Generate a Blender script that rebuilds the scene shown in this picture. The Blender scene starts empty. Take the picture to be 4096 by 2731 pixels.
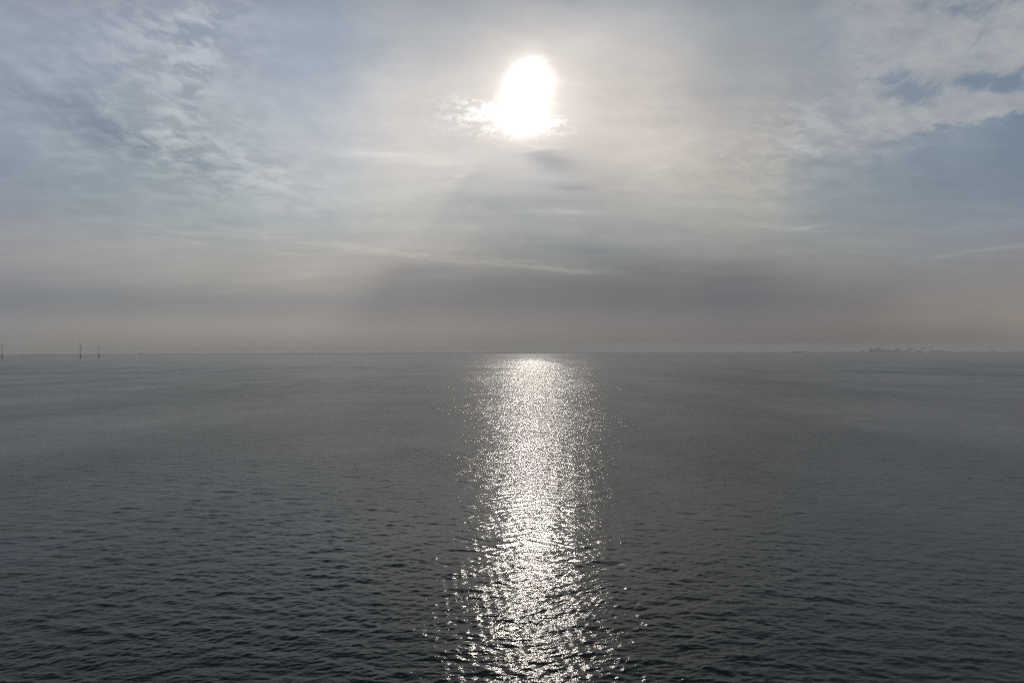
import bpy, bmesh, math, random
import numpy as np
from mathutils import Vector, Matrix

random.seed(7)
SC = bpy.context.scene
COL = SC.collection
R_EARTH = 6.371e6
CAM_H = 28.0                       # eye height above the sea (m), ship's deck
FPX = 3186.0                       # focal length in pixels of the 4096 px wide photograph
PITCH = math.radians(0.72 - 0.035)
ROLL = math.radians(0.168)

# ------------------------------------------------------------------ camera
fwd = Vector((0, math.cos(PITCH), math.sin(PITCH)))
right0 = Vector((1, 0, 0))
up0 = right0.cross(fwd)
right = right0 * math.cos(ROLL) - up0 * math.sin(ROLL)
up = up0 * math.cos(ROLL) + right0 * math.sin(ROLL)
cam_d = bpy.data.cameras.new('camera')
cam_d.sensor_width = 36.0
cam_d.lens = FPX / 4096 * 36.0
cam_d.clip_start = 0.5
cam_d.clip_end = 90000
cam = bpy.data.objects.new('camera', cam_d)
COL.objects.link(cam)
M = Matrix((right, up, -fwd)).transposed().to_4x4()
M.translation = Vector((0, 0, CAM_H))
cam.matrix_world = M
SC.camera = cam


def pdir(px, py):
    """direction seen at a pixel of the photograph"""
    return (fwd * FPX + right * (px - 2048) + up * (1365.5 - py)).normalized()


def azel(px, py):
    d = pdir(px, py)
    return math.degrees(math.atan2(d.x, d.y)), math.degrees(math.asin(d.z))


SUN_AZ, SUN_EL = azel(2118, 330)

# ------------------------------------------------------------------ render settings
SC.render.engine = 'CYCLES'
SC.view_settings.view_transform = 'Standard'
SC.view_settings.look = 'None'
SC.view_settings.exposure = 0.0
SC.view_settings.gamma = 1.0
SC.view_settings.use_curve_mapping = False
SC.cycles.use_denoising = False
SC.cycles.use_adaptive_sampling = False
SC.cycles.max_bounces = 6
SC.cycles.glossy_bounces = 3
SC.cycles.volume_bounces = 1
SC.cycles.sample_clamp_indirect = 4.0
SC.cycles.sample_clamp_direct = 0.0
SC.cycles.caustics_reflective = False


# ------------------------------------------------------------------ node helper
class NT:
    def __init__(self, tree):
        self.t = tree
        self.n = tree.nodes
        self.l = tree.links

    def new(self, kind, **kw):
        nd = self.n.new(kind)
        for k, v in kw.items():
            setattr(nd, k, v)
        return nd

    def put(self, sock, v):
        if isinstance(v, bpy.types.NodeSocket):
            self.l.new(v, sock)
        elif v is not None:
            sock.default_value = v

    def m(self, op, a, b=None, c=None, clamp=False):
        nd = self.new('ShaderNodeMath', operation=op)
        nd.use_clamp = clamp
        for i, v in enumerate((a, b, c)):
            if v is not None:
                self.put(nd.inputs[i], v)
        return nd.outputs[0]

    def add(self, a, b): return self.m('ADD', a, b)
    def sub(self, a, b): return self.m('SUBTRACT', a, b)
    def mul(self, a, b): return self.m('MULTIPLY', a, b)

    def smooth(self, x, lo, hi, a=0.0, b=1.0):
        nd = self.new('ShaderNodeMapRange', interpolation_type='SMOOTHSTEP')
        self.put(nd.inputs[0], x)
        for i, v in enumerate((lo, hi, a, b)):
            self.put(nd.inputs[i + 1], v)
        return nd.outputs[0]

    def vec(self, x, y, z=0.0):
        nd = self.new('ShaderNodeCombineXYZ')
        for i, v in enumerate((x, y, z)):
            self.put(nd.inputs[i], v)
        return nd.outputs[0]

    def sep(self, v):
        nd = self.new('ShaderNodeSeparateXYZ')
        self.put(nd.inputs[0], v)
        return nd.outputs

    def vm(self, op, a, b=None, s=None):
        nd = self.new('ShaderNodeVectorMath', operation=op)
        self.put(nd.inputs[0], a)
        if b is not None:
            self.put(nd.inputs[1], b)
        if s is not None:
            self.put(nd.inputs['Scale'], s)
        return nd.outputs[0]

    def noise(self, v, scale, detail=4.0, rough=0.5, dist=0.0, out=0, lac=2.0):
        nd = self.new('ShaderNodeTexNoise', noise_dimensions='3D')
        self.put(nd.inputs['Vector'], v)
        self.put(nd.inputs['Scale'], scale)
        self.put(nd.inputs['Detail'], detail)
        self.put(nd.inputs['Roughness'], rough)
        self.put(nd.inputs['Lacunarity'], lac)
        self.put(nd.inputs['Distortion'], dist)
        return nd.outputs[out]

    def mix(self, f, a, b, blend='MIX'):
        nd = self.new('ShaderNodeMix', data_type='RGBA', blend_type=blend)
        self.put(nd.inputs[0], f)
        self.put(nd.inputs[6], a)
        self.put(nd.inputs[7], b)
        return nd.outputs[2]


def lin(c):
    c = c / 255.0
    return c / 12.92 if c <= 0.04045 else ((c + 0.055) / 1.055) ** 2.4


def rgb(c):
    return (lin(c[0]), lin(c[1]), lin(c[2]), 1.0)


# ------------------------------------------------------------------ world: hazy sky veiled by thin cloud
S = 4096 / 2352.0                    # sky chart below is noted on a 2352 px wide grid
XS = [0, 200, 450, 700, 950, 1200, 1450, 1700, 1950, 2200, 2352]
YS = [0, 100, 200, 300, 400, 500, 570, 630, 690, 740, 785, 808]
SKY = [
 [(155,164,179),(157,166,180),(161,170,183),(159,170,183),(170,176,184),(171,176,182),(163,170,179),(153,162,170),(144,153,165),(134,145,160),(128,140,157)],
 [(148,158,173),(155,164,177),(165,173,184),(158,169,183),(179,182,185),(203,197,193),(198,194,191),(157,163,166),(145,154,165),(135,146,160),(133,143,158)],
 [(145,155,169),(148,159,172),(165,174,183),(170,179,191),(203,202,202),(218,211,205),(205,199,193),(167,169,172),(153,159,167),(132,146,161),(118,135,154)],
 [(140,151,166),(148,159,171),(170,177,183),(183,189,195),(217,212,208),(222,213,205),(220,211,202),(182,179,176),(164,167,172),(135,147,160),(118,133,149)],
 [(142,152,164),(148,159,168),(160,170,176),(189,193,196),(209,206,202),(200,198,197),(198,193,187),(182,179,172),(142,153,160),(124,138,152),(118,132,147)],
 [(148,153,162),(149,158,164),(155,164,168),(172,180,181),(191,192,188),(173,176,175),(171,171,169),(164,165,161),(143,150,155),(135,143,152),(132,139,151)],
 [(155,154,155),(159,158,158),(166,166,164),(172,170,167),(184,179,174),(164,164,162),(151,153,152),(155,155,152),(148,151,150),(137,141,146),(137,139,143)],
 [(146,146,149),(154,154,154),(166,163,160),(174,169,163),(155,152,149),(139,138,135),(131,130,129),(123,122,124),(132,130,128),(135,135,136),(133,132,135)],
 [(123,128,133),(129,133,137),(137,140,139),(143,143,143),(135,134,133),(129,128,128),(122,121,122),(115,115,119),(120,118,119),(139,135,132),(142,136,131)],
 [(140,139,141),(147,144,141),(153,149,146),(158,152,148),(150,144,141),(145,138,136),(134,129,128),(125,121,122),(124,119,118),(132,125,121),(142,134,129)],
 [(138,135,132),(140,136,132),(147,140,134),(150,144,137),(144,136,132),(135,129,125),(124,119,116),(115,109,107),(111,107,104),(118,112,108),(124,118,113)],
 [(158,153,147),(160,155,148),(164,158,151),(168,161,154),(164,157,151),(155,149,143),(146,140,135),(135,129,125),(133,126,120),(137,130,123),(139,132,125)],
]
EL_MAX = 60.0

W = bpy.data.worlds.new("World")
SC.world = W
W.use_nodes = True
W.node_tree.nodes.clear()
w = NT(W.node_tree)
gen = w.new('ShaderNodeTexCoord').outputs['Generated']
dx, dy, dz = w.sep(gen)
az0 = w.mul(w.m('ARCTAN2', dx, dy), 180 / math.pi)
el0 = w.mul(w.m('ARCSINE', w.m('MINIMUM', w.m('MAXIMUM', dz, -1.0), 1.0)), 180 / math.pi)
# layer plane coordinates: clouds flatten towards the horizon
zz = w.add(w.m('MAXIMUM', dz, 0.0), 0.10)
qx = w.m('DIVIDE', dx, zz)
qy = w.m('DIVIDE', dy, zz)
q = w.vec(qx, qy, 0.0)
wn = w.sep(w.noise(q, 1.1, 4.0, 0.55, out=1))
wn2 = w.sep(w.noise(q, 5.5, 4.0, 0.6, out=1))
hfade = w.smooth(el0, 0.3, 9.0, 0.12, 1.0)
az = w.add(az0, w.mul(w.add(w.mul(w.sub(wn[0], 0.5), 4.5), w.mul(w.sub(wn2[0], 0.5), 1.6)), w.add(hfade, 0.5)))
el = w.add(el0, w.mul(w.add(w.mul(w.sub(wn[1], 0.5), 2.6), w.mul(w.sub(wn2[1], 0.5), 0.9)), hfade))


def ramp_col(fac, stops):
    nd = w.new('ShaderNodeValToRGB')
    cr = nd.color_ramp
    cr.interpolation = 'B_SPLINE'
    stops = sorted(stops)
    cr.elements[0].position = stops[0][0]
    cr.elements[0].color = stops[0][1]
    cr.elements[1].position = stops[1][0]
    cr.elements[1].color = stops[1][1]
    for p, c in stops[2:]:
        e = cr.elements.new(p)
        e.color = c
    w.put(nd.inputs[0], fac)
    return nd.outputs[0]


elf = w.m('DIVIDE', el, EL_MAX, clamp=True)
chart = None
prev_az = None
for i, x in enumerate(XS):
    st = []
    for j, y in enumerate(YS):
        a_, e_ = azel(x * S, y * S)
        st.append((max(0.0, e_ / EL_MAX), rgb(SKY[j][i])))
    top = st[0][1]
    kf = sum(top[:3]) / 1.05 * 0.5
    st.append((25.2 / EL_MAX, (0.19 * kf, 0.205 * kf, 0.225 * kf, 1)))  # unseen sky above the frame, darkened to dim the foreground sea
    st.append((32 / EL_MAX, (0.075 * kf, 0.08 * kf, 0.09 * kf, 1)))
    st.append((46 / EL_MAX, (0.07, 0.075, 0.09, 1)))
    st.append((1.0, (0.22, 0.24, 0.27, 1)))  # made-up brighter sky overhead, adds light to the haze
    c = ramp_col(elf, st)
    a_ = azel(x * S, 700)[0]
    if chart is None:
        chart = c
    else:
        chart = w.mix(w.smooth(az, prev_az, a_), chart, c)
    prev_az = a_
# unseen sky beside and behind the camera, made up bright to light the haze
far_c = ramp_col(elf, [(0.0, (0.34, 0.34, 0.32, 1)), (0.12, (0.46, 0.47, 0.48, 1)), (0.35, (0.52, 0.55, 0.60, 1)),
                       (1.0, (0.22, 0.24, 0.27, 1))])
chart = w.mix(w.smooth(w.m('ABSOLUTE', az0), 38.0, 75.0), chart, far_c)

gain = None
azl = w.add(az0, w.mul(w.add(w.mul(w.sub(wn2[0], 0.5), 1.6), w.mul(w.sub(wn[0], 0.5), 1.0)), w.add(hfade, 0.3)))
ell = w.add(el0, w.mul(w.add(w.mul(w.sub(wn2[1], 0.5), 0.9), w.mul(w.sub(wn[1], 0.5), 0.4)), hfade))


def blob(px, py, rx, ry, rot, amp, tex=0.0, sharp=False, U=azl, V=ell):
    """a soft elongated patch of thicker / thinner cloud; sizes in chart pixels"""
    global gain
    a_, e_ = azel(px * S, py * S)
    k = math.degrees(S / FPX)
    ca, sa = math.cos(math.radians(rot)), math.sin(math.radians(rot))
    u = w.sub(U, a_)
    v = w.sub(V, e_)
    uu = w.m('MULTIPLY_ADD', u, ca / (rx * k), w.mul(v, -sa / (rx * k)))
    vv = w.m('MULTIPLY_ADD', u, sa / (ry * k), w.mul(v, ca / (ry * k)))
    r2 = w.m('MULTIPLY_ADD', uu, uu, w.mul(vv, vv))
    g = w.m('POWER', 0.36788, r2)
    g = w.mul(g, amp)
    if tex is not None and isinstance(tex, bpy.types.NodeSocket):
        g = w.mul(g, tex)
    gain = g if gain is None else w.add(gain, g)
    return g


# fine threads of cirrus, dappled and streaky
fine = w.noise(w.vm('MULTIPLY', q, (1.0, 1.0, 1.0)), 8.5, 7.0, 0.66, dist=0.5)
fine2 = w.noise(w.vec(az0, w.m('MULTIPLY_ADD', el0, 2.1, w.mul(az0, 0.5)), 1.0), 0.50, 6.0, 0.60, dist=0.6)
fine = w.m('MULTIPLY_ADD', fine2, 0.5, w.mul(fine, 0.5))
fineT = w.smooth(fine, 0.40, 0.62, -1.1, 1.8)
thread = w.noise(w.vm('MULTIPLY', q, (0.35, 1.6, 1.0)), 3.0, 6.0, 0.6)
threadT = w.smooth(thread, 0.35, 0.68, 0.0, 2.0)
broad = w.noise(w.vm('MULTIPLY', q, (0.6, 1.0, 1.0)), 1.6, 5.0, 0.5)
ae = w.vec(az0, w.mul(el0, 2.0), 0.0)
tw = w.sep(w.noise(ae, 0.55, 6.0, 0.66, out=1))
azt = w.add(az0, w.mul(w.sub(tw[0], 0.5), 2.2))
elt = w.add(el0, w.mul(w.sub(tw[1], 0.5), 0.75))
lineT = w.smooth(w.noise(w.vec(w.mul(az0, 0.35), w.mul(el0, 3.0), 5.0), 0.9, 6.0, 0.62), 0.36, 0.66, 0.1, 1.9)
# (x, y, rx, ry, tilt(+ = falls to the right), gain, texture)
blob(330, 220, 260, 190, 15, 0.068, fineT)
blob(780, 640, 110, 40, 0, 0.06)
blob(2072, 480, 12, 1.8, -26, 0.10, None, False, az0, el0)
blob(440, 200, 45, 150, 8, 0.06, fineT)
blob(430, 60, 120, 60, 0, 0.10, fineT)
blob(480, 370, 210, 45, 14, 0.10, fineT)
blob(2000, 270, 280, 90, -12, 0.11, fineT)
blob(190, 262, 150, 34, 26, -0.17)
blob(90, 180, 90, 18, 28, 0.16, threadT)
blob(60, 300, 90, 22, 24, 0.10, threadT)
L_ = dict(U=azt, V=elt)
blob(430, 532, 200, 7, 4, 0.08, lineT, **L_)
blob(680, 550, 170, 10, 5, 0.08, lineT, **L_)
blob(600, 575, 240, 9, 4, 0.06, lineT, **L_)
blob(960, 588, 190, 9, 7, 0.07, lineT, **L_)
blob(1130, 604, 160, 6, 5, 0.08, lineT, **L_)
blob(1310, 621, 120, 5.5, 5, 0.22, **L_)
blob(1190, 600, 50, 3, 2, 0.12, lineT, **L_)
blob(1290, 489, 60, 5, 4, 0.12, lineT, **L_)
blob(1050, 408, 40, 8, -20, 0.08, lineT, **L_)
blob(1520, 385, 22, 5, -10, 0.10, **L_)
blob(870, 358, 260, 12, 5, 0.035, lineT, **L_)
B_ = dict(U=az0, V=w.add(el0, w.mul(w.sub(wn2[1], 0.5), 0.25)))
blob(330, 690, 420, 26, 0, -0.075, **B_)
blob(1420, 682, 470, 34, 1, -0.06, **B_)
blob(1200, 784, 1700, 7, 0, -0.055, **B_)
blob(620, 752, 800, 15, 0, 0.05, **B_)
blob(2150, 728, 300, 20, 0, 0.05, **B_)
blob(1840, 522, 80, 9, 5, 0.17, lineT, **L_)
blob(1830, 345, 90, 8, 2, 0.10, lineT, **L_)
blob(2290, 516, 110, 7, -2, 0.15, lineT, **L_)
blob(2230, 580, 110, 5, -4, 0.14, lineT, **L_)
blob(1575, 618, 40, 4, 2, 0.12, lineT, **L_)
blob(1300, 488, 70, 7, 3, 0.07, threadT)
blob(1340, 574, 100, 24, 4, -0.16)
blob(1262, 368, 66, 26, 10, -0.36)
blob(1235, 345, 40, 5, -4, 0.12)
blob(1345, 88, 80, 40, 0, 0.14)
blob(1230, 70, 130, 26, 4, -0.10)
blob(1300, 428, 60, 8, 2, -0.10, threadT)
blob(1110, 385, 60, 18, -12, -0.10, threadT)
blob(930, 360, 200, 14, 6, 0.08, threadT)
blob(1250, 338, 50, 4, 4, 0.13)
blob(1000, 640, 130, 40, 0, -0.05)
# shafts of shade fanning down from the cloud under the sun
s_az, s_el = azel(1215 * S, 225 * S)
ru = w.sub(az0, s_az)
rv = w.sub(s_el, el0)
ang = w.mul(w.m('ARCTAN2', ru, rv), 180 / math.pi)
rad = w.m('POWER', w.m('MULTIPLY_ADD', ru, ru, w.mul(rv, rv)), 0.5)
wedge = w.mul(w.smooth(ang, -44.5, -36.5), w.smooth(ang, 34.0, 66.0, 1.0, 0.0))
wedge = w.mul(wedge, w.smooth(rad, 4.0, 8.0))
rays = w.sub(w.noise(w.vec(w.mul(ang, 0.09), w.mul(rad, 0.02), 0.0), 1.0, 3.0, 0.6), 0.5)
rays = w.mul(w.mul(rays, w.smooth(rad, 4.0, 9.0)), w.smooth(w.m('ABSOLUTE', ang), 70.0, 95.0, 0.07, 0.0))
lower = w.smooth(el0, 0.2, 3.0, 0.35, 1.0)
G = w.add(gain, w.mul(w.add(w.mul(wedge, -0.08), rays), lower))
G = w.add(G, w.mul(w.sub(broad, 0.5), w.smooth(el0, 1.5, 9.0, 0.05, 0.30)))
G = w.add(G, w.mul(w.sub(thread, 0.5), w.smooth(el0, 0.5, 8.0, 0.05, 0.22)))
G = w.add(G, w.mul(fineT, w.smooth(el0, 2.0, 9.0, 0.0, 0.014)))

g3 = w.vec(w.m('MULTIPLY_ADD', G, 1.12, 1.0), w.add(G, 1.0), w.m('MULTIPLY_ADD', G, 0.84, 1.0))
veil = w.vm('MULTIPLY', chart, g3)

# broken cloud in the upper right: blue sky behind shows through the gaps
k = math.degrees(S / FPX)
ax0, ex0 = azel(1900 * S, 352 * S)
ax1, ex1 = azel(2352 * S, 262 * S)
edge_h = w.sub(ell, w.m('MULTIPLY_ADD', w.sub(azl, ax0), (ex1 - ex0) / (ax1 - ax0), ex0))
tat = w.noise(w.vec(az0, w.mul(el0, 1.6), 3.0), 0.9, 6.0, 0.65)
edge_h = w.add(edge_h, w.mul(w.sub(tat, 0.5), 2.6))
mask = w.mul(w.smooth(edge_h, -0.1, 0.45), w.smooth(azl, azel(1760 * S, 200 * S)[0], azel(2060 * S, 200 * S)[0]))
patch = w.m('MULTIPLY_ADD', w.noise(w.vm('MULTIPLY', q, (1.0, 0.9, 1.0)), 4.6, 8.0, 0.6, dist=0.5), 0.55, w.mul(w.noise(w.vec(az0, w.m('MULTIPLY_ADD', el0, 1.6, w.mul(az0, -0.6)), 2.0), 0.62, 8.0, 0.66, dist=0.7), 0.45))
keep, gain = gain, None
for bb in ((2112, 222, 60, 34, 12, -0.17), (2265, 186, 62, 20, 6, -0.22), (2345, 205, 40, 18, 0, -0.18), (2040, 175, 40, 20, 20, -0.12),
           (2240, 20, 50, 24, 0, -0.06), (1990, 95, 80, 60, 0, 0.15),
           (2040, 305, 150, 34, -12, 0.22), (2275, 250, 90, 24, -8, 0.26), (2150, 120, 50, 70, 20, 0.10),
           (2310, 100, 60, 45, -25, 0.16), (1950, 230, 90, 50, 0, 0.16), (2205, 215, 25, 40, -30, 0.14)):
    blob(*bb)
patch = w.add(patch, gain)
gain = keep
cover = w.smooth(patch, 0.34, 0.59)
sky = w.new('ShaderNodeTexSky', sky_type='NISHITA')
sky.sun_disc = False
sky.sun_elevation = math.radians(SUN_EL)
sky.sun_rotation = math.radians(SUN_AZ)
sky.air_density = 1.0
sky.dust_density = 1.0
sky.ozone_density = 1.5
clear = w.vm('MULTIPLY', sky.outputs[0], (0.022, 0.022, 0.022))
clear = w.vm('ADD', clear, (0.055, 0.095, 0.14))
cl_col = w.vm('MULTIPLY', rgb((166, 169, 173))[:3], w.vec(w.m('MULTIPLY_ADD', w.sub(fine, 0.5), 1.0, 1.0),
              w.m('MULTIPLY_ADD', w.sub(fine, 0.5), 1.0, 1.0), w.m('MULTIPLY_ADD', w.sub(fine, 0.5), 0.65, 1.0)))
broken = w.mix(cover, clear, cl_col)
veil = w.mix(w.mul(mask, 0.8), veil, broken)

# the sun behind the veil: blown-out heart, a torn bright skirt of cloud below it, a wide warm aureole
kk = k
def quad(px, py, rx, ry, U, V, rot=0.0):
    a_, e_ = azel(px * S, py * S)
    ca, sa = math.cos(math.radians(rot)), math.sin(math.radians(rot))
    u = w.sub(U, a_)
    v = w.sub(V, e_)
    uu = w.m('MULTIPLY_ADD', u, ca / (rx * kk), w.mul(v, -sa / (rx * kk)))
    vv = w.m('MULTIPLY_ADD', u, sa / (ry * kk), w.mul(v, ca / (ry * kk)))
    return w.m('MULTIPLY_ADD', uu, uu, w.mul(vv, vv))

azs = w.add(az0, w.mul(w.sub(tw[0], 0.5), 3.4))
els = w.add(el0, w.mul(w.sub(tw[1], 0.5), 2.2))
azf = w.add(az0, w.add(w.mul(w.sub(wn2[0], 0.5), 0.7), w.mul(w.sub(tw[1], 0.5), 1.0)))
elf2 = w.add(el0, w.add(w.mul(w.sub(wn2[1], 0.5), 0.5), w.mul(w.sub(tw[0], 0.5), 0.7)))
tear = w.smooth(w.noise(ae, 1.3, 6.0, 0.68, dist=0.6), 0.44, 0.62, 0.0, 2.0)
core = w.mul(w.m('POWER', 0.36788, w.m('POWER', quad(1219, 190, 33, 34, azf, elf2), 0.92)), 2.6)
core2 = w.mul(w.m('POWER', 0.36788, w.m('POWER', quad(1200, 238, 30, 44, azf, elf2), 0.95)), 1.9)
tear2 = w.add(0.45, w.mul(tear, 0.5))
skirt = w.mul(w.mul(w.m('POWER', 0.36788, quad(1193, 270, 56, 29, azt, elt, 4)), tear2), 1.7)
skirt = w.add(skirt, w.mul(w.mul(w.m('POWER', 0.36788, quad(1135, 255, 45, 14, azt, elt, 8)), tear), 0.7))
wisp = w.mul(w.mul(w.m('POWER', 0.36788, quad(1095, 268, 80, 34, azs, els, 4)), tear), 0.17)
wisp2 = w.mul(w.mul(w.m('POWER', 0.36788, quad(1270, 288, 36, 16, azs, els, 4)), tear), 0.12)
aur = w.mul(w.m('POWER', 0.36788, quad(1215, 225, 118, 122, azf, elf2)), 0.25)
glow = w.add(w.add(core, core2), w.add(skirt, w.add(w.add(wisp, wisp2), aur)))
glow3 = w.vm('MULTIPLY', (1.0, 0.93, 0.86), w.vec(glow, glow, glow))
total = w.vm('ADD', veil, glow3)
below = w.smooth(el0, -6.0, -1.0)
total = w.mix(below, (0.05, 0.055, 0.06, 1), total)

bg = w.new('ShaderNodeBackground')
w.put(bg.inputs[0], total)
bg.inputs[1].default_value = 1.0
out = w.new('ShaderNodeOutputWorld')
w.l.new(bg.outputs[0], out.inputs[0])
W.cycles.sampling_method = 'MANUAL'
W.cycles.sample_map_resolution = 512

# ------------------------------------------------------------------ sun lamp
sun_d = bpy.data.lights.new('sun', 'SUN')
sun_d.energy = 0.17
sun_d.angle = math.radians(1.0)
sun_d.color = (1.0, 0.91, 0.80)
sun = bpy.data.objects.new('sun', sun_d)
COL.objects.link(sun)
sdir = pdir(2118, 330)
sun.rotation_euler = (-sdir).to_track_quat('-Z', 'Y').to_euler()
sun.location = (0, 0, 400)


# ------------------------------------------------------------------ tags and mesh helpers
def tag(o, label=None, cat=None, group=None, kind=None):
    for k_, v_ in (('label', label), ('category', cat), ('group', group), ('kind', kind)):
        if v_:
            o[k_] = v_
    return o


def material(name, color, rough=0.7, var=0.15, scale=0.3, metallic=0.0):
    m = bpy.data.materials.new(name)
    m.use_nodes = True
    t = NT(m.node_tree)
    b = m.node_tree.nodes['Principled BSDF']
    tc = t.new('ShaderNodeTexCoord').outputs['Object']
    nz = t.noise(tc, scale, 5.0, 0.6)
    f = t.m('MULTIPLY_ADD', t.sub(nz, 0.5), 2 * var, 1.0)
    c = t.vm('MULTIPLY', color, t.vec(f, f, f))
    t.put(b.inputs['Base Color'], c)
    b.inputs['Roughness'].default_value = rough
    b.inputs['Metallic'].default_value = metallic
    return m


MAT = {
    'white_paint': material('white_paint', (0.60, 0.61, 0.64), 0.45, 0.06, 0.2),
    'yellow_paint': material('yellow_paint', (0.28, 0.25, 0.20), 0.5, 0.1, 0.3),
    'concrete': material('concrete', (0.30, 0.30, 0.29), 0.85, 0.12, 0.1),
    'cladding': material('cladding', (0.22, 0.25, 0.28), 0.6, 0.1, 0.05),
    'roofing': material('roofing', (0.12, 0.12, 0.13), 0.8, 0.15, 0.05),
    'crane_steel': material('crane_steel', (0.10, 0.16, 0.26), 0.5, 0.15, 0.1),
    'dark_hull': material('dark_hull', (0.05, 0.06, 0.08), 0.5, 0.15, 0.1),
    'grey_metal': material('grey_metal', (0.35, 0.37, 0.40), 0.4, 0.05, 0.2),
    'brick': material('brick', (0.25, 0.12, 0.09), 0.85, 0.15, 0.3),
    'dune': material('dune', (0.24, 0.25, 0.22), 0.95, 0.35, 0.004),
}


class MB:
    """collects boxes, tapered tubes and lathes, then links them as ONE mesh object"""
    def __init__(self):
        self.bm = bmesh.new()

    def box(self, x0, x1, y0, y1, z0, z1, bevel=0.0):
        vs = [self.bm.verts.new((x, y, z)) for x in (x0, x1) for y in (y0, y1) for z in (z0, z1)]
        for f in ((0, 1, 3, 2), (4, 6, 7, 5), (0, 4, 5, 1), (2, 3, 7, 6), (0, 2, 6, 4), (1, 5, 7, 3)):
            self.bm.faces.new([vs[i] for i in f])
        return self

    def tube(self, p0, p1, r0, r1=None, n=16, caps=True):
        r1 = r0 if r1 is None else r1
        p0, p1 = Vector(p0), Vector(p1)
        d = (p1 - p0).normalized()
        a = d.orthogonal().normalized()
        b = d.cross(a)
        ra, rb = [], []
        for i in range(n):
            t = 2 * math.pi * i / n
            o = a * math.cos(t) + b * math.sin(t)
            ra.append(self.bm.verts.new(p0 + o * r0))
            rb.append(self.bm.verts.new(p1 + o * r1))
        for i in range(n):
            j = (i + 1) % n
            self.bm.faces.new((ra[i], ra[j], rb[j], rb[i]))
        if caps:
            self.bm.faces.new(ra[::-1])
            self.bm.faces.new(rb)
        return self

    def lathe(self, prof, n=24, c=(0, 0, 0)):
        rings = []
        for r, z in prof:
            if r < 1e-6:
                rings.append([self.bm.verts.new((c[0], c[1], c[2] + z))])
            else:
                rings.append([self.bm.verts.new((c[0] + r * math.cos(2 * math.pi * i / n),
                                                 c[1] + r * math.sin(2 * math.pi * i / n), c[2] + z)) for i in range(n)])
        for A, B in zip(rings, rings[1:]):
            for i in range(n):
                j = (i + 1) % n
                if len(A) == 1 and len(B) == 1:
                    continue
                if len(A) == 1:
                    self.bm.faces.new((A[0], B[j], B[i]))
                elif len(B) == 1:
                    self.bm.faces.new((A[i], A[j], B[0]))
                else:
                    self.bm.faces.new((A[i], A[j], B[j], B[i]))
        return self

    def sections(self, rings):
        """loft through closed rings of equal length"""
        rr = [[self.bm.verts.new(p) for p in r] for r in rings]
        n = len(rr[0])
        for A, B in zip(rr, rr[1:]):
            for i in range(n):
                j = (i + 1) % n
                self.bm.faces.new((A[i], A[j], B[j], B[i]))
        self.bm.faces.new(rr[0][::-1])
        self.bm.faces.new(rr[-1])
        return self

    def build(self, name, mat, parent=None, smooth=False):
        bmesh.ops.recalc_face_normals(self.bm, faces=self.bm.faces)
        me = bpy.data.meshes.new(name)
        self.bm.to_mesh(me)
        self.bm.free()
        if smooth:
            me.shade_smooth()
            me.set_sharp_from_angle(angle=math.radians(40))
        me.materials.append(MAT[mat])
        o = bpy.data.objects.new(name, me)
        COL.objects.link(o)
        if parent:
            o.parent = parent
        return o


def empty(name, loc, rz=0.0):
    o = bpy.data.objects.new(name, None)
    o.empty_display_size = 5
    COL.objects.link(o)
    o.location = loc
    o.rotation_euler = (0, 0, rz)
    return o


def copy_tree(o, parent=None):
    c = o.copy()
    COL.objects.link(c)
    c.parent = parent
    for ch in [x for x in bpy.data.objects if x.parent == o]:
        copy_tree(ch, c)
    return c


def sea_z(x, y):
    return -(x * x + y * y) / (2 * R_EARTH)


def at(px, dist):
    """the point on the sea straight below pixel column px at a distance"""
    a = math.radians(azel(px, 1412)[0])
    x, y = dist * math.sin(a), dist * math.cos(a)
    return x, y, sea_z(x, y), -a


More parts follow.
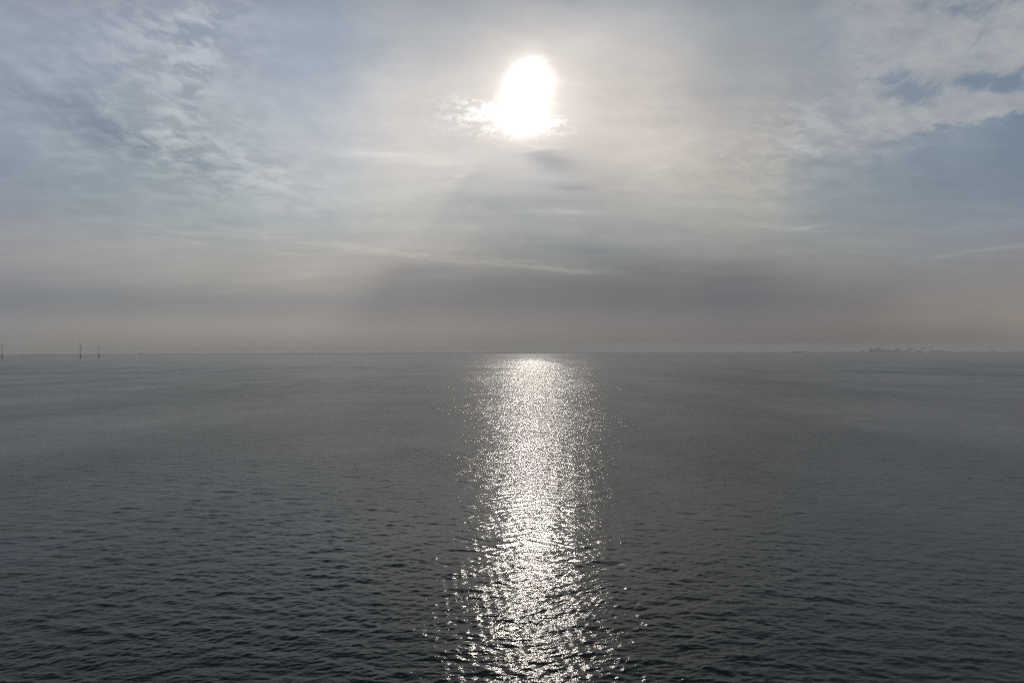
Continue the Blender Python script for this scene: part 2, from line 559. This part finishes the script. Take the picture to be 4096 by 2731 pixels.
# ------------------------------------------------------------------ the sea
def sea_mesh():
    fine = np.radians(np.arange(-37.0, 37.0001, 0.042))
    rest = np.radians(np.concatenate([np.arange(40, 320.1, 3.0)]))
    A = np.concatenate([fine, rest])
    dB = 0.50e-3
    beta = np.arange(0.455, 0.040, -dB)
    Rr = CAM_H / np.tan(beta)
    near = np.array([6, 14, 24, 34, 44, 52.0])
    farr = np.geomspace(Rr[-1] * 1.02, 30000, 90)
    Rad = np.concatenate([near, Rr, farr])
    aa, rr = np.meshgrid(A, Rad)
    X = rr * np.sin(aa)
    Y = rr * np.cos(aa)
    Z = -(rr ** 2) / (2 * R_EARTH)
    rng = np.random.default_rng(11)
    # sum of travelling wave trains, short-crested; fades where the sheet grows too coarse to carry it
    sp = np.gradient(Rad)
    fine_mask = ((A > math.radians(-37.9)) & (A < math.radians(37.9)))
    fm = np.where((np.abs(A) < math.radians(37.2)), 1.0, 0.0)[None, :]
    sub = slice(len(near), len(near) + len(Rr))
    Xs, Ys = X[sub], Y[sub]
    acc = np.zeros_like(Xs)
    sprow = sp[sub][:, None]
    edge = np.clip((Rad[sub][:, None] - 56) / 6.0, 0, 1)
    n = 90
    lam = np.geomspace(0.42, 9.0, n)
    for i, L in enumerate(lam):
        k_ = 2 * math.pi / L
        spread = 0.42 if L > 4 else 0.7
        th = rng.normal(math.radians(104), spread)       # travels roughly towards the lens, crests a little oblique
        if i % 7 == 3:
            th = rng.normal(math.radians(60), 0.5)
        slope = 0.0158 * (1.0 if L < 1.5 else (1.5 / L) ** 0.62)
        if L < 0.6:
            slope *= 0.75
        amp = slope / k_ * math.sqrt(2) * rng.uniform(0.6, 1.4)
        ph = rng.uniform(0, 2 * math.pi)
        t = np.clip((L / sprow - 2.2) / 3.0, 0, 1)
        wgt = t * t * (3 - 2 * t)
        if wgt.max() <= 0:
            continue
        rows = np.where(wgt[:, 0] > 0)[0]
        r1 = rows[-1] + 1
        arg = k_ * (Xs[:r1] * math.cos(th) + Ys[:r1] * math.sin(th)) + ph
        # wave groups
        g = 0.72 + 0.28 * np.sin(arg * 0.13 + 1.7 * ph + 0.11 * k_ * Xs[:r1]) + 0.2 * np.sin(0.07 * arg - 0.09 * k_ * Xs[:r1] + ph)
        acc[:r1] += amp * wgt[:r1] * g * np.sin(arg)
    gust = 1.0 + 0.22 * np.sin(Xs / 31 + 0.4 * np.sin(Ys / 23)) * np.sin(Ys / 47 + 1.3)
    acc = acc * gust
    acc = acc + 1.6 * np.clip(acc, 0, None) ** 2   # crests a little sharper than troughs
    Z[sub] += acc * edge * fm
    nr, nc = Z.shape
    co = np.stack([X, Y, Z], -1).reshape(-1, 3)
    co = np.vstack([co, [[0, 0, 0]]]).astype(np.float32)
    i0 = np.arange(nr - 1)[:, None] * nc
    j0 = np.arange(nc)[None, :]
    j1 = (j0 + 1) % nc
    quads = np.stack([i0 + j0, i0 + nc + j0, i0 + nc + j1, i0 + j1], -1).reshape(-1, 4)
    quads = quads[:, ::-1]
    tri = np.stack([np.full(nc, nr * nc), (np.arange(nc) + 1) % nc, np.arange(nc)], -1)
    tri = tri[:, ::1]
    loops = np.concatenate([quads.ravel(), tri.ravel()]).astype(np.int32)
    starts = np.concatenate([np.arange(len(quads)) * 4, len(quads) * 4 + np.arange(len(tri)) * 3]).astype(np.int32)
    me = bpy.data.meshes.new('sea')
    me.vertices.add(len(co))
    me.vertices.foreach_set('co', co.ravel())
    me.loops.add(len(loops))
    me.loops.foreach_set('vertex_index', loops)
    me.polygons.add(len(starts))
    me.polygons.foreach_set('loop_start', starts)
    me.update(calc_edges=True)
    me.validate()
    if me.polygons[len(quads) // 2].normal.z < 0:
        me.flip_normals()
    me.shade_smooth()
    return me


def water_material():
    m = bpy.data.materials.new('sea_water')
    m.use_nodes = True
    t = NT(m.node_tree)
    b = m.node_tree.nodes['Principled BSDF']
    geo = t.new('ShaderNodeNewGeometry')
    P = geo.outputs['Position']
    N = geo.outputs['Normal']
    px_, py_, pz_ = t.sep(P)
    flat = t.vec(px_, py_, 0.0)
    nd = t.new('ShaderNodeVectorMath', operation='LENGTH')
    t.put(nd.inputs[0], flat)
    dist = nd.outputs['Value']

    # one height field, sampled three times for its true slope
    def heights(v, scale, stretch, detail, rough, rot):
        mp = t.new('ShaderNodeMapping')
        t.put(mp.inputs['Vector'], v)
        mp.inputs['Rotation'].default_value = (0, 0, math.radians(rot))
        mp.inputs['Scale'].default_value = (scale / stretch, scale, scale)
        return t.noise(mp.outputs[0], 1.0, detail, rough)

    def slopes(scale, stretch, detail, rough, rot, eps, amp):
        v0 = flat
        vx = t.vm('ADD', flat, (eps, 0, 0))
        vy = t.vm('ADD', flat, (0, eps, 0))
        h0 = heights(v0, scale, stretch, detail, rough, rot)
        hx = heights(vx, scale, stretch, detail, rough, rot)
        hy = heights(vy, scale, stretch, detail, rough, rot)
        return (t.mul(t.sub(hx, h0), amp / eps), t.mul(t.sub(hy, h0), amp / eps))

    # capillary ripples and wavelets everywhere
    s1 = slopes(2.6, 1.4, 3.0, 0.62, 8, 0.018, 0.060)
    # the longer waves, where the sheet is too coarse to carry them
    s2 = slopes(0.62, 1.9, 4.0, 0.60, 14, 0.08, 0.33)
    # the swell-like chop seen from afar
    s3 = slopes(0.14, 2.4, 4.0, 0.62, 10, 0.4, 1.25)
    farw3 = t.mul(t.smooth(dist, 180.0, 450.0), t.smooth(dist, 900.0, 4500.0, 1.0, 0.14))
    farw = t.mul(t.smooth(dist, 90.0, 220.0), t.smooth(dist, 400.0, 3500.0, 1.0, 0.12))
    nearw = t.smooth(dist, 200.0, 3000.0, 1.0, 0.12)
    # wind streaks and slicks drifting over the sea
    mp = t.new('ShaderNodeMapping')
    t.put(mp.inputs['Vector'], flat)
    mp.inputs['Rotation'].default_value = (0, 0, math.radians(12))
    mp.inputs['Scale'].default_value = (1 / 90.0, 1 / 700.0, 1.0)
    streak = t.noise(mp.outputs[0], 1.0, 4.0, 0.55)
    gusts = t.noise(t.vm('MULTIPLY', flat, (0.7, 0.5, 1.0)), 1 / 110.0, 9.0, 0.74)
    calm = t.add(t.mul(t.sub(streak, 0.5), 1.4), t.mul(t.sub(gusts, 0.5), 3.2))
    sl = t.m('POWER', 0.36788, t.m('POWER', t.mul(t.add(px_, 773.0), 1 / 22.0), 2.0))   # a long slick
    rough_k = t.m('MAXIMUM', t.add(1.0, t.sub(calm, t.mul(sl, 0.35))), 0.30)
    
    sx = t.mul(t.add(t.mul(s3[0], farw3), t.m('MULTIPLY_ADD', s2[0], farw, t.mul(s1[0], nearw))), rough_k)
    sy = t.mul(t.add(t.mul(s3[1], farw3), t.m('MULTIPLY_ADD', s2[1], farw, t.mul(s1[1], nearw))), rough_k)
    nn = t.vm('NORMALIZE', t.vm('ADD', N, t.vec(t.mul(sx, -1.0), t.mul(sy, -1.0), 0.0)))
    t.put(b.inputs['Normal'], nn)
    b.inputs['Base Color'].default_value = (0.004, 0.013, 0.015, 1)
    t.put(b.inputs['Roughness'], t.mul(t.smooth(t.m('LOGARITHM', dist, 10.0), 2.0, 3.3, 0.125, 0.20), t.mul(t.m('POWER', rough_k, 0.5), t.smooth(t.m('LOGARITHM', dist, 10.0), 3.0, 3.7, 1.0, 0.85))))
    b.inputs['IOR'].default_value = 1.21
    return m


me = sea_mesh()
me.materials.append(water_material())
sea = bpy.data.objects.new('sea', me)
COL.objects.link(sea)
tag(sea, 'dark grey open sea with low waves and glitter under the sun', 'sea', kind='structure')


# ------------------------------------------------------------------ low coast on the horizon
def ridge(name, px0, px1, dist, hfun, label, step=3.0, depth=900.0):
    """a low strip of land along the horizon; hfun(px) = crest height in metres above the sea"""
    xs = np.arange(px0, px1 + step, step)
    prof = [(0.0, -2.0), (60.0, 1.0), (170.0, 0.55), (320.0, 1.0), (depth, 0.6), (depth + 150, -2.0)]
    vs, fs = [], []
    for x in xs:
        a = math.radians(azel(x, 1412)[0])
        H = hfun(x)
        for d, f in prof:
            r = dist + d
            z = -(r * r) / (2 * R_EARTH) + (H * f if f > 0 else f)
            vs.append((r * math.sin(a), r * math.cos(a), z))
    m_ = len(prof)
    for i in range(len(xs) - 1):
        for j in range(m_ - 1):
            fs.append((i * m_ + j, i * m_ + j + 1, (i + 1) * m_ + j + 1, (i + 1) * m_ + j))
    me = bpy.data.meshes.new(name)
    me.from_pydata(vs, [], fs)
    me.materials.append(MAT['dune'])
    me.update()
    o = bpy.data.objects.new(name, me)
    COL.objects.link(o)
    tag(o, label, 'coast', kind='structure')
    return o


def bumps(seed, base, amp, sc):
    rng = np.random.default_rng(seed)
    comps = [(rng.uniform(0.5, 1.0), 2 * math.pi / (sc * f), rng.uniform(0, 6.28)) for f in (1, 0.61, 0.37, 0.21, 0.11, 0.06)]
    tot = sum(c[0] for c in comps)
    def f(x):
        return base + amp * sum(c[0] * math.sin(c[1] * x + c[2]) for c in comps) / tot
    return f


b1 = bumps(3, 24, 9, 420)
b2 = bumps(5, 16, 5, 300)
b3 = bumps(8, 12, 4, 240)


def right_land(x):
    h = b3(x) + 4
    h += 12 * math.exp(-((x - 3380) / 38.0) ** 2)         # wooded rise
    h += 20 * math.exp(-((x - 3792) / 9.0) ** 2)
    h += 8 * math.exp(-((x - 3560) / 60.0) ** 2)
    return h


ridge('coast', -300, 2300, 24000, b1, 'long thin blue grey coastline on the left and middle of the horizon', 4.0)
ridge('coast', 2240, 3160, 22500, bumps(9, 19, 5, 350), 'thin grey coast right of the sun path', 4.0)
ridge('coast', 3090, 4400, 20000, right_land, 'low flat harbour land at the right end of the horizon', 3.0)


# ------------------------------------------------------------------ offshore wind turbines
def make_turbine(mono=True):
    root = empty('wind_turbine', (0, 0, 0))
    H = 66.0
    base = 18.0 if mono else 0.0
    MB().lathe([(2.9, base), (2.8, base + 12), (2.3, H - 14), (1.9, H - 1.6), (0, H - 1.6)], 20).build('tower', 'white_paint', root, True)
    if mono:
        tp = MB().lathe([(3.0, -6), (3.0, 12.0), (3.4, 12.6), (3.4, 17.9), (0, 17.9)], 20).build('transition_piece', 'yellow_paint', root, True)
        pf = MB()
        pf.lathe([(3.4, 15.0), (4.9, 15.0), (4.9, 15.35), (3.4, 15.35)], 20)
        for i in range(14):
            a = 2 * math.pi * i / 14
            pf.tube((4.8 * math.cos(a), 4.8 * math.sin(a), 15.3), (4.8 * math.cos(a), 4.8 * math.sin(a), 16.5), 0.06, n=6)
        for i in range(14):
            a, b_ = 2 * math.pi * i / 14, 2 * math.pi * (i + 1) / 14
            pf.tube((4.8 * math.cos(a), 4.8 * math.sin(a), 16.5), (4.8 * math.cos(b_), 4.8 * math.sin(b_), 16.5), 0.06, n=6)
        pf.build('platform', 'grey_metal', tp)
    # nacelle along local X, rotor at +X
    nc = MB()
    def ring(x, w_, h_, cz):
        return [(x, w_ * math.cos(t) * (1 if abs(math.cos(t)) < .7 else 1), cz + h_ * math.sin(t)) for t in np.linspace(0, 2 * math.pi, 12, endpoint=False)]
    nc.sections([ring(-8.5, 1.3, 1.3, H + 0.3), ring(-7.5, 1.8, 1.9, H), ring(-1, 2.0, 2.1, H), ring(2.4, 1.7, 1.8, H)])
    nc.build('nacelle', 'white_paint', root, True)
    hub = empty('rotor', (3.9, 0, H))
    hub.parent = root
    hb = MB()
    hb.sections([[(x, r * math.cos(t), r * math.sin(t)) for t in np.linspace(0, 2 * math.pi, 14, endpoint=False)]
                 for x, r in ((-1.4, 1.5), (0, 1.7), (1.2, 1.3), (2.0, 0.5))])
    hb.build('hub', 'white_paint', hub, True)
    for kx in range(3):
        bl = MB()
        rings = []
        for s, ch, th, tw_ in ((1.2, 1.5, 1.3, 0), (4, 1.9, 1.2, 14), (9, 3.2, 0.8, 12), (18, 2.3, 0.5, 7), (28, 1.3, 0.28, 3), (32.5, 0.5, 0.12, 0)):
            tw_ = math.radians(tw_)
            pts = []
            for t in np.linspace(0, 2 * math.pi, 10, endpoint=False):
                cx = 0.5 * th * math.sin(t)
                cy = 0.5 * ch * math.cos(t)
                pts.append((cx * math.cos(tw_) - cy * math.sin(tw_), cx * math.sin(tw_) + cy * math.cos(tw_), s))
            rings.append(pts)
        bl.sections(rings)
        b_ = bl.build('blade', 'white_paint', hub, True)
        b_.rotation_euler = (2 * math.pi * kx / 3, 0, 0)
    return root


T0 = make_turbine()
TL = [(322, 4900, 30, 2, 'tall wind turbine with dark base, left of a slightly shorter turbine beside it'),
      (395, 5350, 26, 8, 'smaller wind turbine standing right of the tallest one'),
      (8, 4950, -52, 172, 'wind turbine cut close by the left edge of the picture')]
for i, (px, d, yaw, rot, lab) in enumerate(TL):
    t_ = T0 if i == 0 else copy_tree(T0)
    x, y, z, rz = at(px, d)
    t_.location = (x, y, z)
    t_.rotation_euler = (0, 0, rz + math.radians(180 + yaw) if i < 2 else rz + math.radians(yaw))
    for ch in t_.children:
        if ch.name.startswith('rotor'):
            ch.rotation_euler = (math.radians(rot), 0, 0)
    tag(t_, lab, 'wind turbine', 'offshore wind turbines on the left')

# ------------------------------------------------------------------ harbour at the right of the horizon
D = 20150.0
PXM = FPX / D                                   # photograph pixels per metre at the harbour


def hz(pytop, px):
    """height in metres above the sea of something whose top is seen at pixel row pytop"""
    d = pdir(px, pytop)
    r = math.hypot(d.x, d.y)
    x, y, z, _ = at(px, D)
    return CAM_H + d.z / r * D - z


def place(name, px, label, cat, group=None):
    x, y, z, rz = at(px, D)
    o = empty(name, (x, y, z), rz)
    return tag(o, label, cat, group)


def wm(p):
    return p / PXM


def hall(px0, px1, ytop, name, label, cat, mat='cladding', depth=60, steps=None, group=None):
    c = (px0 + px1) / 2
    o = place(name, c, label, cat, group)
    w_ = wm(px1 - px0) / 2
    H = hz(ytop, c)
    MB().box(-w_, w_, -depth / 2, depth / 2, -2, H - 2.5).build('wall', mat, o)
    MB().box(-w_ - 1, w_ + 1, -depth / 2 - 1, depth / 2 + 1, H - 2.5, H).build('roof', 'roofing', o)
    for i in range(3 if w_ > 30 else 1):
        x_ = -w_ * 0.6 + i * w_ * 0.6 if w_ > 30 else 0
        MB().box(x_ - 3, x_ + 3, -depth / 2 - 0.4, -depth / 2 + 0.1, 4, min(12, H * 0.5)).build('door', 'dark_hull', o)
    return o, H, w_


# power station block with its stack, stepping down to the right
o, H, w_ = hall(3479, 3511, 1395.4, 'power_station', 'big box shaped power station with one short chimney on its roof', 'power station', 'cladding', 90)
Hc = hz(1386, 3500)
MB().lathe([(11, H), (8.5, Hc), (7.2, Hc), (7.2, Hc - 3)], 20, (wm(3500.5 - 3495), 0, 0)).build('chimney', 'concrete', o, True)
o = place('conveyor_hall', 3526, 'hall with sloping roof line falling away right of the power station', 'hall')
h0, h1 = hz(1392, 3516), hz(1401, 3542)
xa, xb = wm(3511.5 - 3526), wm(3542 - 3526)
mb = MB()
prof = [(xa, -2), (xb, -2), (xb, h1), (xa + wm(13), hz(1397, 3526)), (xa + wm(7), h0 + 3), (xa, h0 - 4)]
mb.sections([[(px_, yy, pz_) for px_, pz_ in prof] for yy in (-35, 35)])
mb.build('wall', 'cladding', o)
MB().box(xa + wm(4), xa + wm(7), -8, 8, h0 + 3, h0 + 14).build('roof_vent', 'roofing', o)

hall(3542.5, 3584, 1400.7, 'warehouse', 'long low warehouse between the sloping hall and the square silo tower', 'warehouse', 'cladding', 60)
hall(3444, 3453, 1399.5, 'warehouse', 'small dark block standing alone left of the power station', 'warehouse', 'brick', 40)
hall(3600, 3632, 1403.5, 'warehouse', 'low shed between the silo tower and the harbour cranes', 'warehouse', 'cladding', 50)
hall(3666, 3685, 1401.0, 'warehouse', 'low shed between the cranes and the water tower', 'warehouse', 'cladding', 50)
hall(3728, 3732.5, 1397, 'storage_tower', 'small narrow block right of two thin masts', 'tower', 'concrete', 24)
hall(3736, 3752, 1403.5, 'warehouse', 'low shed right of the narrow block', 'warehouse', 'brick', 40)
hall(3756, 3770, 1402.0, 'warehouse', 'farthest right of the low harbour sheds', 'warehouse', 'cladding', 40)

# silo tower on a narrower foot
o = place('silo_tower', 3592.5, 'square headed silo tower on a narrower foot', 'silo')
Ht = hz(1392.5, 3592)
MB().box(-wm(3.6), wm(3.6), -18, 18, -2, Ht - wm(7.5)).build('shaft', 'concrete', o)
MB().box(-wm(5.8), wm(5.8), -24, 24, Ht - wm(7.5), Ht - 3).build('head', 'cladding', o)
MB().box(-wm(4.6), wm(4.0), -20, 20, Ht - 3, Ht).build('roof', 'roofing', o)

# water tower: T shape
o = place('water_tower', 3692.5, 'T shaped water tower with a wide tank on a thin stem', 'water tower')
Ht = hz(1391, 3692)
MB().lathe([(9, -2), (6.5, Ht * 0.5), (6.5, Ht - wm(4.6))], 20).build('stem', 'concrete', o, True)
MB().lathe([(6.5, Ht - wm(5.0)), (wm(4.2), Ht - wm(3.6)), (wm(4.8), Ht - wm(2.8)), (wm(4.8), Ht - 3), (0, Ht)], 28).build('tank', 'concrete', o, True)


def harbour_crane(px, ytop, bodyw, ybody, jib, label):
    o = place('harbour_crane', px, label, 'crane', 'cranes in the harbour')
    Hb, Ht = hz(ybody, px), hz(ytop, px)
    w_ = wm(bodyw) / 2
    f = MB()
    for sx in (-1, 1):
        for sy in (-1, 1):
            f.tube((sx * w_, sy * 14, -2), (sx * w_ * 0.85, sy * 11, Hb - 4), 2.2, 1.8, 8)
        f.tube((sx * w_, -14, Hb * 0.4), (sx * w_, 14, Hb * 0.4), 1.6, n=8)
    f.box(-w_, w_, -13, 13, Hb - 8, Hb)
    f.build('portal_frame', 'crane_steel', o)
    MB().box(-w_ * 0.5, w_ * 0.5, -9, 9, Hb, Hb + 9).build('machine_house', 'grey_metal', o)
    m_ = MB()
    m_.tube((-w_ * 0.25, 0, Hb + 9), (0, 0, Ht), 3.0, 1.3, 8)
    m_.tube((w_ * 0.35, 0, Hb + 9), (0, 0, Ht), 2.4, 1.3, 8)
    for kf in (0.3, 0.6):
        zz_ = Hb + 9 + (Ht - Hb - 9) * kf
        m_.tube((-w_ * 0.25 * (1 - kf), 0, zz_), (w_ * 0.35 * (1 - kf), 0, zz_ + 2), 0.9, n=6)
    m_.build('mast', 'crane_steel', o)
    if jib:
        j = MB()
        p0, p1 = Vector((-w_ * 0.3, 0, Hb + 8)), Vector((wm(jib[0]), 0, hz(jib[1], px)))
        j.tube(p0, p1, 2.8, 1.2, 8)
        j.tube((0, 0, Ht), p1, 0.7, n=6)
        j.build('jib', 'crane_steel', o)
    return o


harbour_crane(3637, 1389.5, 7, 1398, (-7.5, 1384), 'harbour crane with its jib raised steeply to the left')
harbour_crane(3643.5, 1388, 8, 1397.5, None, 'harbour crane with an upright mast right next to the raised jib crane')
harbour_crane(3657, 1383.5, 8, 1396.5, (2.5, 1386), 'tallest thin masted harbour crane on the right of the crane cluster')


def mast(px, ytop, label):
    o = place('lattice_mast', px, label, 'mast', 'thin masts right of the water tower')
    Ht = hz(ytop, px)
    f = MB()
    for i in range(3):
        a = 2 * math.pi * i / 3
        f.tube((7 * math.cos(a), 7 * math.sin(a), -2), (1.2 * math.cos(a), 1.2 * math.sin(a), Ht), 1.0, 0.6, 6)
    for kf in np.linspace(0.05, 0.95, 14):
        for i in range(3):
            a, b_ = 2 * math.pi * i / 3, 2 * math.pi * (i + 1) / 3
            r0 = 7 + (1.2 - 7) * kf
            r1 = 7 + (1.2 - 7) * (kf + 0.06)
            f.tube((r0 * math.cos(a), r0 * math.sin(a), Ht * kf), (r1 * math.cos(b_), r1 * math.sin(b_), Ht * (kf + 0.06)), 0.4, n=5)
    f.build('lattice', 'grey_metal', o)
    MB().tube((0, 0, Ht - 2), (0, 0, Ht + 8), 0.5, n=6).build('antenna', 'grey_metal', o)
    MB().box(-9, 9, -9, 9, -2, 5).build('foot', 'concrete', o)


mast(3717, 1389, 'thin mast between the water tower and another mast')
mast(3725, 1390.5, 'thin mast standing directly beside the narrow block')

# domed tank
o = place('storage_tank', 3971, 'domed storage tank standing right of a faint turbine on the land', 'tank')
Ht = hz(1399.5, 3971)
MB().lathe([(wm(7), -2), (wm(7), Ht * 0.45)], 36).build('shell', 'white_paint', o, True)
MB().lathe([(wm(7), Ht * 0.45), (wm(6), Ht * 0.72), (wm(3.6), Ht * 0.92), (0, Ht)], 36).build('dome', 'grey_metal', o, True)

# faint turbines ashore
L0 = make_turbine(False)
LT = [(3888, 1391, 20, 15, 'faint turbine ashore, leftmost of the four over the bare right end of the coast'),
      (3961, 1388, 30, 40, 'faint turbine ashore directly left of the domed tank'),
      (4031, 1392, 10, 75, 'faint turbine ashore between the domed tank and the right edge'),
      (4063, 1393, 40, 100, 'faint turbine ashore nearest the right edge of the picture')]
for i, (px, yt, yaw, rot, lab) in enumerate(LT):
    t_ = L0 if i == 0 else copy_tree(L0)
    x, y, z, rz = at(px, D)
    sc_ = hz(yt, px) / 66.0
    t_.location = (x, y, z)
    t_.scale = (sc_, sc_, sc_)
    t_.rotation_euler = (0, 0, rz - math.pi / 2 + math.radians(yaw))
    for ch in t_.children:
        if ch.name.startswith('rotor'):
            ch.rotation_euler = (math.radians(rot), 0, 0)
    tag(t_, lab, 'wind turbine', 'wind turbines ashore on the right')

# lighthouse, ship, small tower, house on the left coast
o = place('lighthouse', 3227, 'slim lighthouse alone on the low coast right of the ship', 'lighthouse')
Ht = hz(1394, 3227)
MB().lathe([(wm(2.4), -2), (wm(2.0), 14), (wm(1.1), 20), (wm(0.62), Ht - 12)], 20).build('tower', 'brick', o, True)
MB().lathe([(wm(0.85), Ht - 12), (wm(0.85), Ht - 10), (wm(0.5), Ht - 10), (wm(0.5), Ht - 4), (0, Ht)], 16).build('lantern', 'grey_metal', o, True)

o = place('cargo_ship', 3120, 'cargo ship low on the horizon with its bridge amidships', 'ship')
o.location.y -= 1200
hw = wm(20)
hl = MB()
def hring(z, e, wd):
    return [(-hw - e * 0.4, -wd, z), (hw * 0.8, -wd, z), (hw + e, 0, z), (hw * 0.8, wd, z), (-hw - e * 0.4, wd, z)]
Hd = hz(1404.3, 3120)
hl.sections([hring(-6, 0, 13), hring(4, 6, 16), hring(Hd * 0.8, 16, 17)])
hl.build('hull', 'dark_hull', o)
MB().box(-wm(3), wm(3.5), -14, 14, Hd * 0.8, hz(1402, 3120)).build('bridge', 'white_paint', o)
MB().box(-wm(18), -wm(4), -13, 13, Hd * 0.8, Hd).build('deck_cargo', 'cladding', o)
MB().tube((wm(0.3), 0, hz(1402, 3120)), (wm(0.3), 0, hz(1400, 3120)), 3.0, 2.4, 10).build('funnel', 'dark_hull', o)

hall(2950, 2956, 1404.8, 'control_tower', 'small stubby tower on the coast left of the ship', 'tower', 'concrete', 30)

xh, yh, zh, rzh = at(564, 24000)
o = empty('farm_building', (xh, yh, zh + 16), rzh)
tag(o, 'tiny building on the coast right of the offshore turbines', 'building')
MB().box(-28, 28, -15, 15, -4, 15).build('wall', 'brick', o)
rf = MB()
rf.sections([[(xx, -17, 15), (xx, 17, 15), (xx, 0, 27)] for xx in (-30, 30)])
rf.build('roof', 'roofing', o)

# ------------------------------------------------------------------ airliner, low over the sea
da = pdir(3293, 1221)
P = Vector((0, 0, CAM_H)) + da * 10500
ac = empty('airliner', P, 0)
tag(ac, 'tiny dark aircraft flying low in the grey sky above the coast', 'aircraft')
ac.rotation_euler = (0, 0, math.radians(180) - math.atan2(da.x, da.y))   # nose to the left
fz = MB()
rg = []
for x, r, z in ((-17, 0.3, 0.9), (-14, 0.9, 0.7), (-8, 1.7, 0.2), (0, 1.9, 0), (10, 1.9, 0), (15, 1.6, -0.1), (17.5, 0.8, -0.3), (18.6, 0.1, -0.4)):
    rg.append([(x, r * math.cos(t), z + r * math.sin(t)) for t in np.linspace(0, 2 * math.pi, 16, endpoint=False)])
fz.sections(rg)
fz.build('fuselage', 'grey_metal', ac, True)
for s in (-1, 1):
    wg = MB()
    wg.sections([[(4, s * 1.5, -1), (-2.5, s * 1.5, -1), (-2.5, s * 1.5, -0.5), (4, s * 1.5, -0.4)],
                 [(-3.6, s * 16.5, 0.4), (-5.2, s * 16.5, 0.4), (-5.2, s * 16.5, 0.55), (-3.6, s * 16.5, 0.6)]])
    wg.build('wing', 'grey_metal', ac)
    en = MB()
    en.tube((3.6, s * 5.6, -2.0), (-0.2, s * 5.6, -1.8), 1.05, 0.8, 14)
    en.build('engine', 'dark_hull', ac)
    tp_ = MB()
    tp_.sections([[(-13.2, s * 0.6, 1.0), (-16.4, s * 0.6, 1.0), (-16.4, s * 0.6, 1.25), (-13.2, s * 0.6, 1.3)],
                  [(-16.3, s * 6, 1.5), (-17.6, s * 6, 1.5), (-17.6, s * 6, 1.6), (-16.3, s * 6, 1.62)]])
    tp_.build('tailplane', 'grey_metal', ac)
tf = MB()
tf.sections([[(-11.5, -0.2, 1.4), (-16.2, -0.2, 1.4), (-16.2, 0.2, 1.4), (-11.5, 0.2, 1.4)],
             [(-16.0, -0.1, 7.0), (-18.3, -0.1, 7.0), (-18.3, 0.1, 7.0), (-16.0, 0.1, 7.0)]])
tf.build('tail_fin', 'grey_metal', ac)

# ------------------------------------------------------------------ sea haze
hb = MB()
hb.box(-31500, 31500, -31500, 31500, -85, 165)
bpy.data.materials.new('haze')
hm = bpy.data.materials['haze']
hm.use_nodes = True
ht = hm.node_tree
ht.nodes.clear()
pv = ht.nodes.new('ShaderNodeVolumePrincipled')
pv.inputs['Color'].default_value = (1.0, 0.965, 0.90, 1)
pv.inputs['Density'].default_value = 4.5e-5
pv.inputs['Anisotropy'].default_value = 0.0
oo = ht.nodes.new('ShaderNodeOutputMaterial')
ht.links.new(pv.outputs[0], oo.inputs['Volume'])
MAT['haze'] = hm
haze = hb.build('haze', 'haze')
tag(haze, 'thin sea haze lying over the water', 'haze', kind='stuff')
